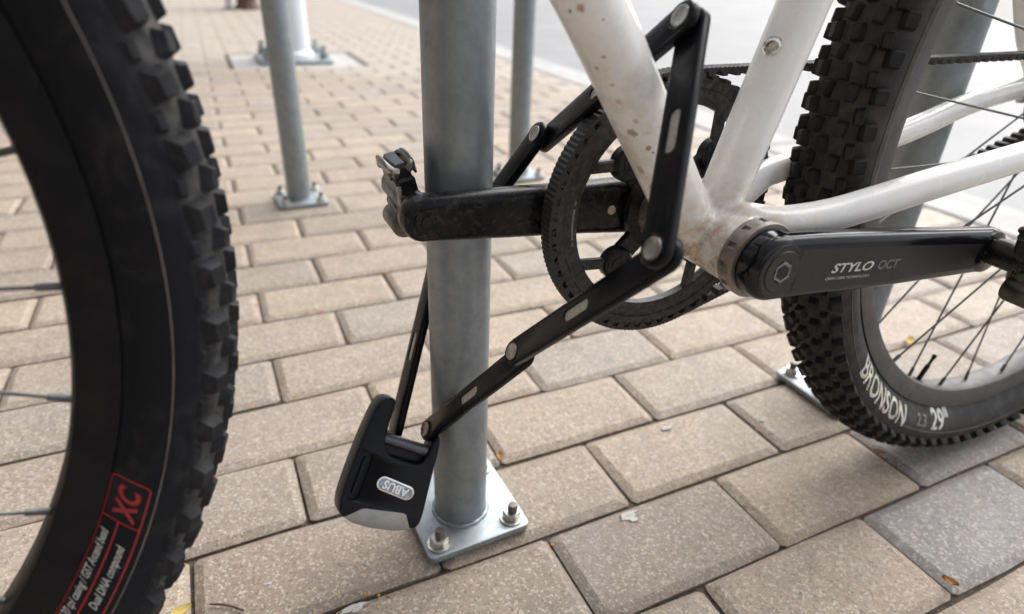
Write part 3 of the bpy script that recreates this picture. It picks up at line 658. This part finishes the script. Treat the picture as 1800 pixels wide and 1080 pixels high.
# front
WF = V(-.5829, -.1695, .3668); thf, lnf = .0617, .0687
AF = V(math.cos(thf), math.sin(thf), 0); nn0 = V(math.sin(thf), -math.cos(thf), 0); Z = V(0, 0, 1)
NF = nn0 * math.cos(lnf) + Z * math.sin(lnf); UF = Z * math.cos(lnf) - nn0 * math.sin(lnf)
rows_f = [(8, 0, .0115, .0070, .0042, .82, .18, True), (29, .5, .0110, .0080, .0046, .78, -.25, True), (51, 0, .0125, .0105, .0058, .78, .14, True), (39, .05, .0060, .0045, .0026, .72, .3, True), (62, .5, .0090, .0050, .0020, .70, 0, True)]
rimF, PF_, infF = wheel(WF, AF, NF, UF, .3672, .0046, rows_f, 84, 'rubberF', 'knob', 'rim', .2975, .3125, .0285, .032, .0)
def arc_strip(P, info, a0, a1, r0, r1, wd):     # printed line from (a0,r0) to (a1,r1)
    n_ = 24; v = []
    ln = unit(V((a1 - a0) * (r0 + r1) / 2, r1 - r0)); q = V(-ln[1], ln[0]) * wd / 2
    for sg in (-1, 1):
        for t in np.linspace(0, 1, n_) if sg < 0 else np.linspace(1, 0, n_):
            r = r0 + (r1 - r0) * t + sg * q[1]; a = a0 + (a1 - a0) * t + sg * q[0] / r; v.append(P(a, r, sidewall_l(r, info)))
    return np.array(v), [(i, i + 1, 2 * n_ - 2 - i, 2 * n_ - 1 - i) for i in range(n_ - 1)]
rA, rB, rM = .3172, .3332, .3243; aT, aS, aE = R(337.7), R(333.6), R(318)
add('printed_box', merge(arc_strip(PF_, infF, aE, aT - .004, rA, rA, .0007), arc_strip(PF_, infF, aE, aT - .004, rB, rB, .0007), arc_strip(PF_, infF, aT, aT, rA + .0015, rB - .0015, .0007),
    arc_strip(PF_, infF, aT - .004, aT, rA, rA + .0015, .0007), arc_strip(PF_, infF, aT - .004, aT, rB, rB - .0015, .0007), arc_strip(PF_, infF, aS, aS, rA, rB, .0007), arc_strip(PF_, infF, aE, aS, rM, rM, .0007)), 'red_ink', rimF, False)
tyre_text(rimF, PF_, infF, 'XC', .0125, R(335.45), .3254, 'red_ink', .92, .0004, .2)
tyre_text(rimF, PF_, infF, '120 tpi casing / GST Ascend bead', .0050, R(327.5), .3206, 'white_ink', .80, .00005, .2)
tyre_text(rimF, PF_, infF, 'Dual DNA compound', .0052, R(328.3), .3288, 'white_ink', .80, .00005, .2)

# fork, stem, handlebar, seat post, saddle (mostly out of the picture)
cro = bp(-.463, .492); fk = []
for sg in (-1, 1): fk.append(tube(spline([WF + NF * .055 * sg, WF + NF * .056 * sg + (cro - WF) * .35, cro + NR * .052 * sg - UB * .05, cro + NR * .046 * sg], 6), np.linspace(.0125, .0165, 19), 18))
fk.append(rbox(cro, NR * .060, BK * .022, UB * .016, .005)); fk.append(tube(np.array([WF - NF * .065, WF + NF * .065]), .0075, 14))
add('fork', merge(*fk), 'crank', bike)
hb = bp(-.575, .690)
add('stem', merge(tube(np.array([bp(-.508, .628), bp(-.528, .690)]), .0165, 18), tube(np.array([bp(-.525, .682), hb]), .016, 18)), 'crank', bike)
add('handlebar', tube(spline([hb - NR * .36 + BK * .05 + UB * .012, hb - NR * .10 + UB * .008, hb, hb + NR * .10 + UB * .008, hb + NR * .36 + BK * .05 + UB * .012], 8), .0125, 16), 'crank', bike)
for sg in (-1, 1): add('grip', tube(np.array([hb + NR * .25 * sg + BK * .03 + UB * .010, hb + NR * .365 * sg + BK * .051 + UB * .013]), .0165, 16), 'grip', bike)
add('seat_post', tube(np.array([bp(.123, .45), bp(.190, .68)]), .0155, 18), 'crank', bike)
sec = []
for x, wd, zt in ((-.15, .016, .004), (-.12, .022, .006), (-.05, .027, .004), (.02, .048, .002), (.08, .068, .008), (.115, .064, .012), (.13, .04, .012)):
    a_ = np.linspace(0, 2 * np.pi, 20, endpoint=False); sec.append(np.array([bp(.200 + x, .705 + zt + (.020 if math.sin(q) > 0 else .030) * math.sin(q), wd * math.cos(q)) for q in a_]))
add('saddle', loft(sec), 'grip', bike)

# ------------------------------------------------------------------ folding lock
J = np.array([[-0.1004, -0.0590, 0.1243], [-0.0610, -0.1353, 0.2383], [-0.0374, -0.2338, 0.3507], [0.0113, -0.1671, 0.4458], [-0.0128, -0.0578, 0.3617], [-0.0754, -0.0106, 0.2517], [-0.1245, -0.0446, 0.1226]])
NL = unit(V(-.900, .030, .430)); TB = .0072
lock = empty('folding_lock', (-.115, -.08, .02), 'black folding lock with six linked bars, holding the white bicycle to the rack leg', 'lock')
FJ = J - np.array([1, 2, 3, 4, 5, 6, 6])[:, None] * TB * NL
def bar(i):
    a, b = FJ[i] + NL * (i + 1) * TB, FJ[i + 1] + NL * (i + 1) * TB         # front-face centre line
    d = unit(b - a); q = np.cross(NL, d); L = np.linalg.norm(b - a); c = (a + b) / 2; w_ = .0188; t = .0066
    S = stadium(L, w_, 10); H = stadium(.018, .0068, 10)
    def ring(poly, z): return c + poly[:, :1] * d + poly[:, 1:] * q + z * NL
    def ins(k_): return stadium(L, w_ - 2 * k_, 10)
    rings = [ring(ins(.0022), -t), ring(ins(.0008), -t + .0004), ring(S, -t + .0016), ring(S, -.0016), ring(ins(.0006), -.0005), ring(ins(.0018), 0), ring(stadium(.018, .0074, 10), 0), ring(H, -.0003), ring(H, -.0012)]
    o = add('bar', loft(rings), 'bar', lock, True, 40)
    add('slot_plate', (ring(H, -.0010), [tuple(range(len(H)))]), 'slot', o, False)
    if i < 6:
        jt = a
        add('rivet', lathe([(0, -.0004), (.0060, -.0004), (.0061, .0004), (.0057, .0010), (.0050, .0012), (.0042, .0009), (.0020, .0008), (0, .0008)], jt, NL, 32), 'rivet', o)
        add('rivet_ring', lathe([(.0062, -.0002), (.0074, -.0002), (.0076, .0004), (.0070, .0009), (.0063, .0006)], jt, NL, 28), 'bar', o)
    if i == 5: pass
    return o
for i in range(6): bar(i)
# body
NB = unit(V(-.8572, .1932, .4773)); BB = V(-.5132, -.3969, -.761); BB = unit(BB - NB * (BB @ NB)); CB = np.cross(NB, BB)
O = J[0] - CB * .003
outl = [(.0375, -.0165), (.0440, -.0155), (.0485, -.0080), (.0505, .010), (.0512, .035), (.0508, .060), (.0495, .071), (.0465, .0785), (.040, .0815), (.022, .0812), (-.004, .0790), (-.0150, .0778), (-.0190, .0745), (-.0200, .066), (-.0180, .048), (-.0160, .030), (-.0142, .012), (-.0122, .0035), (-.0085, .0010),
        (-.0072, .0070), (-.0062, .0150), (-.0040, .0245), (.0010, .0278), (.0130, .0278), (.0240, .0268), (.0300, .0215), (.0325, .0120), (.0335, .0020), (.0338, -.0080), (.0345, -.0140)]
bm_ = prep(*slab(smoothpoly(outl, 3), O, NB, BB, CB, -.010, .013, .0026), 'lock_body', True, 40)
tb = bpy.data.objects.new('tmp', bm_); COL.objects.link(tb)
cut = prep(*slab(stadium(.029, .0105, 10, (.048, -.0418))[:, ::-1] * np.array([-1, 1]) if True else None, O, NB, BB, CB, .0095, .03), 'cut')
ct = bpy.data.objects.new('cut', cut); COL.objects.link(ct)
md = tb.modifiers.new('b', 'BOOLEAN'); md.object = ct; md.operation = 'DIFFERENCE'; md.solver = 'EXACT'
lb_ = evaluated(tb); bpy.data.objects.remove(tb); bpy.data.objects.remove(ct)
borg = O + .015 * NB + .035 * BB; lb_.transform(Matrix.Translation(-Vector(borg))); lb_.materials.clear(); lb_.materials.append(M['lockb'])
body = link('lock_body', lb_, borg, lock)
add('finger_ridge', slab(stadium(.027, .0030, 8, (.048, -.0418))[:, ::-1] * np.array([-1, 1]), O, NB, BB, CB, .009, .0118, .0008), 'lockb', body)
add('hinge_pin', tube(np.array([O - NB * .0105 + BB * .0165 + CB * .005, O + NB * .0365 + BB * .0155 + CB * .005]), .0048, 18), 'pin', body)
add('pin_block', rbox(O + NB * .013 + BB * .0235 - CB * .002, NB * .022, BB * .0040, CB * .007, .001), 'black', body)
add('end_plate', slab([(.0425, .0805), (.031, .0712), (.0285, .0704), (-.0025, .0672), (-.0055, .0680), (-.0128, .0785), (.0, .0822), (.02, .0840), (.035, .0832)], O, NB, BB, CB, -.0118, .0138, .0006), 'endcap', body)
# badge, letters upside down in the picture
bc = O + NB * .0108 + BB * .0500; ta = R(-7); ea = NB * math.cos(ta) + BB * math.sin(ta); eb = BB * math.cos(ta) - NB * math.sin(ta)
bdg = add('badge', slab(stadium(.0215, .0115, 10), bc, ea, eb, CB, .0125, .01365, .0003), 'chrome', body)
add('badge_ground', slab(stadium(.0213, .0088, 10), bc, ea, eb, CB, .0130, .01375, 0), 'badge', body)
xy, f = text2d('ABUS', .0105, 0, 1.0, .0004); h = []
for z in (.01372, .0144):
    h.append(bc + xy[:, :1] * ea * .88 + xy[:, 1:] * eb * .88 + z * CB)
add('badge_lettering', (h[1], f), 'chrome', body, False)

# ------------------------------------------------------------------ things far along the pavement
lp = empty('lamp_post', (.195, 2.95, 0), 'pale painted lamp post on a bolted plate in a concrete slab', 'lamp post')
add('column', tube(np.array([(.195, 2.95, z) for z in (.012, 1., 2., 3.2)]), [.082, .080, .077, .072], 32), 'lamp', lp)
pl = add('base_plate', rbox(V(.195, 2.95, .0045), V(.165, 0, 0), V(0, .16, 0), V(0, 0, .009), .003), 'plate', lp)
add('base_collar', lathe([(.082, .0135), (.100, .0135), (.098, .03), (.084, .045), (.080, .045)], V(.195, 2.95, 0), V(0, 0, 1), 32), 'lamp', lp)
for sx, sy in ((-1, -1), (1, -1), (1, 1), (-1, 1)): add('anchor_nut', lathe([(0, .0135), (.026, .0135), (.027, .018), (.022, .020), (.022, .045), (.018, .050), (.012, .050), (.012, .072), (0, .074)], V(.195 + sx * .128, 2.95 + sy * .118, 0), V(0, 0, 1), 6), 'galv', lp, True, 20)
bl = empty('bollard', (.235, 6.0, 0), 'brown iron bollard far along the pavement, at the top edge', 'bollard')
add('post', lathe([(0, 0), (.098, 0), (.098, .03), (.085, .045), (.080, .10), (.080, .80), (.088, .82), (.088, .86), (.06, .92), (0, .94)], V(.235, 6., 0), V(0, 0, 1), 28), 'brown', bl)
add('foot_ring', lathe([(.08, 0), (.112, 0), (.112, .012), (.08, .02)], V(.235, 6., 0), V(0, 0, 1), 28), 'brown', bl)
pp = empty('slim_post', (.085, 6.02, 0), 'slim pale metal post beside the brown bollard', 'post')
add('tube', lathe([(0, 0), (.026, 0), (.026, 1.1), (.02, 1.11), (0, 1.112)], V(.085, 6.02, 0), V(0, 0, 1), 20), 'lamp', pp)
add('foot_plate', lathe([(0, 0), (.05, 0), (.05, .008), (.026, .012), (0, .012)], V(.085, 6.02, 0), V(0, 0, 1), 20), 'plate', pp)

# ------------------------------------------------------------------ litter on the paving
def leaf(px, z, size, ang, mat, label, curl=.3, asp=.5):
    p = on_plane(*px, V(0, 0, 1), V(0, 0, .001)); n_ = 9; v = []; ca, sa = math.cos(ang), math.sin(ang)
    rows = []
    for i in range(n_):
        t = i / (n_ - 1); wd = size * asp * math.sin(math.pi * min(max(t, .04), .97)) ** .8 * (1 + .12 * math.sin(i * 2.4))
        for q in (-1, -.5, 0, .5, 1):
            x = (t - .5) * size; y = q * wd * .5; zz = .0012 + curl * size * (abs(q) ** 2 * .22 + (t - .5) ** 2 * .5)
            v.append((p[0] + x * ca - y * sa, p[1] + x * sa + y * ca, zz))
    nv = len(v); v += [(a, b, c - .0004) for a, b, c in v]; f = []
    for i in range(n_ - 1):
        for j in range(4): q = (i * 5 + j, i * 5 + j + 1, i * 5 + j + 6, i * 5 + j + 5); f += [q, tuple(k_ + nv for k_ in q[::-1])]
    return tag(add('fallen_leaf', (v, f), mat), label, 'leaf', 'dry leaves on the paving')
leaf((315, 1078), 0, .020, .4, 'leaf_y', 'yellow dry leaf on the paving under the front tyre')
leaf((1669, 1024), 0, .013, 1.9, 'leaf_o', 'small orange leaf scrap standing in a paver joint at lower right', .9, .6)
leaf((878, 803), 0, .014, 1.2, 'leaf_o', 'brown leaf scrap in the joint beside the near base plate', .6, .4)
leaf((1598, 602), 0, .026, .5, 'leaf_y', 'yellowish leaf seen between the rear wheel spokes', .6, .45)
leaf((1545, 795), 0, .012, 2.2, 'leaf_o', 'orange leaf scrap in the joint under the rear tyre', .5, .4)
p0, p1, p2 = (on_plane(x, y, V(0, 0, 1), V(0, 0, .002)) for x, y in ((369, 1062), (400, 1064), (428, 1073)))
tag(add('twig', tube(spline([p0, p1, p2], 5), np.linspace(.0008, .0012, 11), 7), 'twig'), 'short dark twig on the paver near the lower left corner', 'twig')
def splash(px, size, n_, label):
    p = on_plane(*px, V(0, 0, 1), V(0, 0, 0)); geo = []
    for _ in range(n_):
        a = random.uniform(0, 6.28); d = random.uniform(0, size * .7); r_ = size * random.uniform(.18, .5); c = p + V(d * math.cos(a), d * math.sin(a) * .5, -.0007 + .00012 * len(geo))
        th_ = np.linspace(0, 2 * np.pi, 12, endpoint=False); rad_ = r_ * (1 + .35 * np.sin(th_ * 3 + a) * random.random() + .2 * np.cos(th_ * 5))
        geo.append(loft([c + np.c_[rad_ * np.cos(th_), .5 * rad_ * np.sin(th_), 0 * th_ - .0015], c + np.c_[rad_ * .9 * np.cos(th_), .45 * rad_ * np.sin(th_), 0 * th_ + .0003]]))
    return tag(add('dropping', merge(*geo), 'gum'), label, 'bird dropping', 'pale splashes on the pavers')
splash((1175, 752), .012, 4, 'pale bird dropping on the paver right of the near base plate')
splash((1108, 908), .015, 5, 'pale smear on the paver in the lower middle')
splash((467, 1028), .006, 3, 'pale ring-like spot on the lower left paver above the twig')
splash((1342, 738), .006, 3, 'small pale spot on the paver left of the rear tyre')
splash((1255, 683), .005, 2, 'tiny white dot on the paver under the sprocket')
splash((622, 1070), .014, 5, 'pale smear at the bottom edge below the lock')

# ------------------------------------------------------------------ unseen house block, added on the left only to shade the scene
M['facade'] = mat_plain('shade_wall_render', (.20, .17, .145), .85, 0, .12, 2)
M['glass'] = mat_plain('shade_wall_glass', (.02, .024, .028), .12, 0, .1, 3)
bd = empty('shade_building', (-5, 4, 0), 'unseen brown house block added to shade the pavement from the left', 'shade_building')
add('shade_wall', rbox(V(-8.2, 4, 6.9), V(4, 0, 0), V(0, 19, 0), V(0, 0, 7), .05), 'facade', bd)
for fl in range(4):
    for i in range(10):
        y = -13 + i * 3.8; z0 = .5 if fl == 0 else 1.0 + fl * 3.4; hh = 1.25 if fl == 0 else .9
        wn = add('shade_wall_window', rbox(V(-4.19, y, z0 + hh), V(.03, 0, 0), V(0, 1.3 if fl == 0 else .8, 0), V(0, 0, hh), .01), 'glass', bd)
        add('shade_wall_sill', rbox(V(-4.14, y, z0 - .05), V(.08, 0, 0), V(0, 1.4 if fl == 0 else .9, 0), V(0, 0, .05), .01), 'kerb', wn)

geo = []
for _ in range(110):
    if random.random() < .6: r = random.randint(-6, 3); x, y = random.uniform(-.35, .75), -r * .1 + random.gauss(0, .0022)
    else:
        r = random.randint(-6, 3); kx = random.randint(-2, 4); x, y = (.1 if r % 2 == 0 else 0) + .2 * kx + random.gauss(0, .002), -(r + random.random()) * .1
    a = random.uniform(0, 6.28); e1 = V(math.cos(a), math.sin(a), random.uniform(-.4, .4)) * random.uniform(.0012, .0038); e2 = V(-math.sin(a), math.cos(a), .2) * random.uniform(.0006, .0014)
    geo.append(box(V(x, y, random.uniform(-.0045, -.0005)), e1, e2, V(0, 0, .0003), .7))
o = tag(add('leaf_crumbs', merge(*geo), 'leaf_o', smooth=False, kind='stuff'), 'brown leaf crumbs and grit caught in the paver joints', 'litter')
